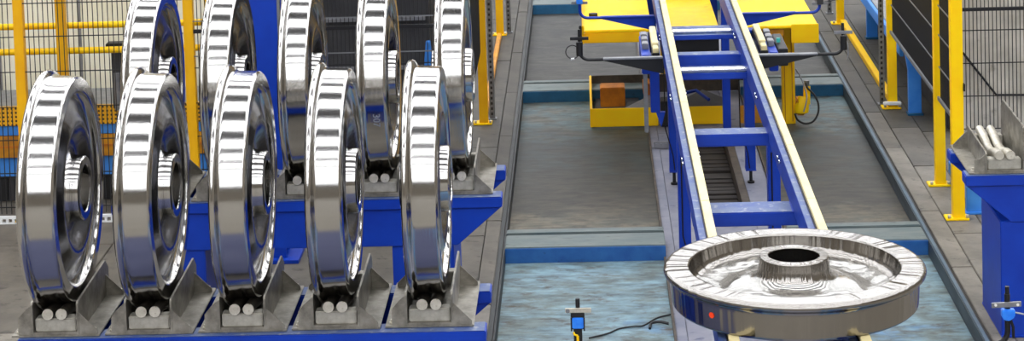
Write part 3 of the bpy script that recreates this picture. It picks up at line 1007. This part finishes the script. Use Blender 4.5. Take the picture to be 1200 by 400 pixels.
def upright(x, y, label, h=2.4):
    t = thing('perforated_upright', label, 'upright', (x, y, 0), 'grey perforated uprights beside the aisles')
    B().box(x - .018, x + .018, y - .006, y + .006, 0, h).box(x + .014, x + .018, y, y + .04, 0, h).build('profile', 'upright', t, .001)
    b = B()
    z = .03
    while z < 1.4:
        b.box(x - .008, x + .006, y - .0075, y - .0055, z, z + .018)
        z += .036
    b.build('slot_row', 'black', t, kind='stuff')
    B().box(x - .03, x + .03, y - .03, y + .04, 0, .008).build('foot', 'upright', t)
    return t


upright(-.685, 14.78, 'grey perforated steel upright beside the nearer yellow post left of the track')
upright(-.668, 17.80, 'grey perforated steel upright beside the far yellow post left of the track')
upright(1.982, 14.95, 'grey perforated steel upright beside the yellow post right of the track')
upright(2.0, 18.3, 'grey perforated steel upright at the far end of the right aisle')

# ------------------------------------------------------------------ machinery behind the fences
hr = thing('handrail', 'bright yellow two-bar handrail behind the wire mesh at upper left', 'handrail', (-3.2, 12.72, 0))
for z in (1.105, .955):
    B().tube([(-4.3, 12.72, z), (-2.17, 12.72, z)], .0195, 14).build('rail_bar', 'yellow', hr)
for x in (-4.2, -2.25):
    B().tube([(x, 12.76, 0), (x, 12.76, 1.4)], .018, 12).build('stanchion', 'yellow', hr)

pm = thing('platform', 'striped machine platform with perforated yellow board behind the mesh fence', 'platform', (-3, 13, 0))
B().box(-4.4, -2.16, 12.90, 12.93, .470, .585).build('toe_board', 'dots', pm, .003)
B().box(-4.4, -2.16, 12.915, 12.95, .408, .470).build('blue_band', 'light_blue', pm, .003)
B().box(-4.4, -2.16, 12.905, 12.95, .275, .406).build('ochre_board', 'yellow_dark', pm, .003)
B().box(-4.4, -2.16, 12.90, 12.906, .335, .348).build('dark_line', 'orange', pm)
B().box(-4.4, -2.16, 12.93, 12.96, .155, .272).build('blue_board', 'light_blue', pm, .003)
B().box(-4.4, -2.16, 12.95, 13.4, 0, .154).build('dark_base', 'dark', pm)
B().box(-4.4, -2.16, 12.95, 13.4, .50, .58).build('deck', 'greymetal', pm)
k = -4.3
while k < -2.2:
    B().box(k, k + .05, 12.935, 12.95, .01, .14).build('vent_slat', 'black', pm)
    k += .09

cb = thing('cabinet', 'pale cream ribbed cabinet behind the mesh at upper left', 'cabinet', (-3.1, 13.7, 0))
B().box(-4.6, -1.84, 13.5, 14.2, .5, 2.6).build('body', 'panel', cb, .01)
for x in (-4.2, -3.7, -3.19, -2.68, -2.17):
    B().box(x, x + .015, 13.485, 13.5, .52, 2.58).build('rib', 'greymetal', cb)
B().box(-4.6, -1.84, 13.52, 14.2, .0, .5).build('plinth', 'dark', cb)

ac = thing('actuator', 'dark vertical actuator hanging in front of the pale cabinet', 'actuator', (-2.80, 12.7, 0))
B().box(-2.84, -2.77, 12.80, 12.86, .58, .96).build('body', 'dark', ac, .006)
B().tube([(-2.805, 12.79, .58), (-2.805, 12.79, .80)], .022, 12).build('cylinder', 'greymetal', ac)
B().box(-2.87, -2.74, 12.80, 12.88, .93, .975).build('bracket', 'black', ac, .004)
B().tube([(-2.25, 12.62, .80), (-2.18, 12.62, .95), (-2.13, 12.62, 1.02)], .009, 8).build('hose', 'black', ac)

dm = thing('machine_housing', 'dark machine housing behind the mesh between the back row wheels', 'machine', (-1.25, 13.3, 0))
B().box(-1.62, -.98, 13.2, 13.9, .0, 2.4).build('body', 'dark', dm, .01)
for z in (.7, 1.0, 1.3):
    B().box(-1.60, -1.0, 13.17, 13.2, z, z + .02).build('rail', 'greymetal', dm)
B().prism([(-1.02, .55), (-.92, .55), (-.955, .92), (-.98, .92)], (12.9, 12.95), 1).build('light_blue_leg', 'light_blue', dm, .003)
B().box(-1.83, -1.62, 13.3, 13.9, 0, .5).build('side_box', 'dark', dm, .01)

col = thing('steel_column', 'tall bright blue steel column behind the back row of wheels', 'column', (-1.75, 11.7, 0))
B().box(-1.83, -1.672, 11.6, 11.616, 0, 3.2).box(-1.757, -1.745, 11.616, 11.76, 0, 3.2).box(-1.83, -1.672, 11.76, 11.776, 0, 3.2).build('shaft', 'blue', col, .002)
B().box(-1.90, -1.60, 11.55, 11.82, 0, .02).build('base_plate', 'blue', col, .002)
B().box(-1.672, -1.660, 11.60, 11.64, .3, 3.2).build('cable_duct', 'wire_light', col)

rt_ = thing('roller_table', 'light blue machine table with splayed legs behind the right-hand fence', 'machine table', (2.2, 14.6, 0))
for (xa, y) in ((2.115, 14.62), (2.17, 17.2)):
    B().prism([(xa, 0), (xa + .085, 0), (xa + .085, .34), (xa + .12, .42), (xa - .02, .42), (xa, .30)], (y, y + .05), 1).build('leg', 'light_blue', rt_, .003)
    B().box(xa - .01, xa + .095, y - .02, y + .07, 0, .015).build('foot', 'bar_face_far', rt_, .002)
B().box(2.10, 2.125, 14.9, 18.0, .34, .42).build('long_beam', 'light_blue', rt_, .003)
B().box(2.13, 2.9, 14.5, 18.0, .40, .42).build('table_top', 'greymetal', rt_, .003)
B().box(2.3, 2.9, 14.2, 18.0, 0, .38).build('dark_body', 'dark', rt_, .01)

pd = thing('machine_stand', 'short light blue machine stand behind the thick yellow post at right', 'machine stand', (2.13, 12.06, 0))
B().box(2.085, 2.177, 12.235, 12.285, .0, .36).build('leg', 'light_blue', pd, .003)
B().box(2.075, 2.185, 12.215, 12.305, 0, .012).build('foot_plate', 'light_blue', pd, .002)
B().box(2.22, 2.9, 12.6, 12.95, 0, .12).build('dark_body', 'dark', pd, .01)
B().box(2.10, 2.25, 12.25, 12.95, .05, .12).build('tie_bar', 'light_blue', pd, .003)

cb = thing('cabinet', 'pale grey cabinet with a black bent cable behind the right-hand mesh', 'cabinet', (2.9, 13.2, 0))
B().box(2.19, 4.2, 13.02, 13.3, .15, 2.6).build('body', 'panel_grey', cb, .008)
B().box(2.25, 4.2, 13.05, 13.3, .0, .15).build('plinth', 'dark', cb)
B().tube([(2.205, 13.005, .757), (2.40, 13.005, .497), (2.8, 13.005, .49)], .007, 8).build('cable', 'black', cb)
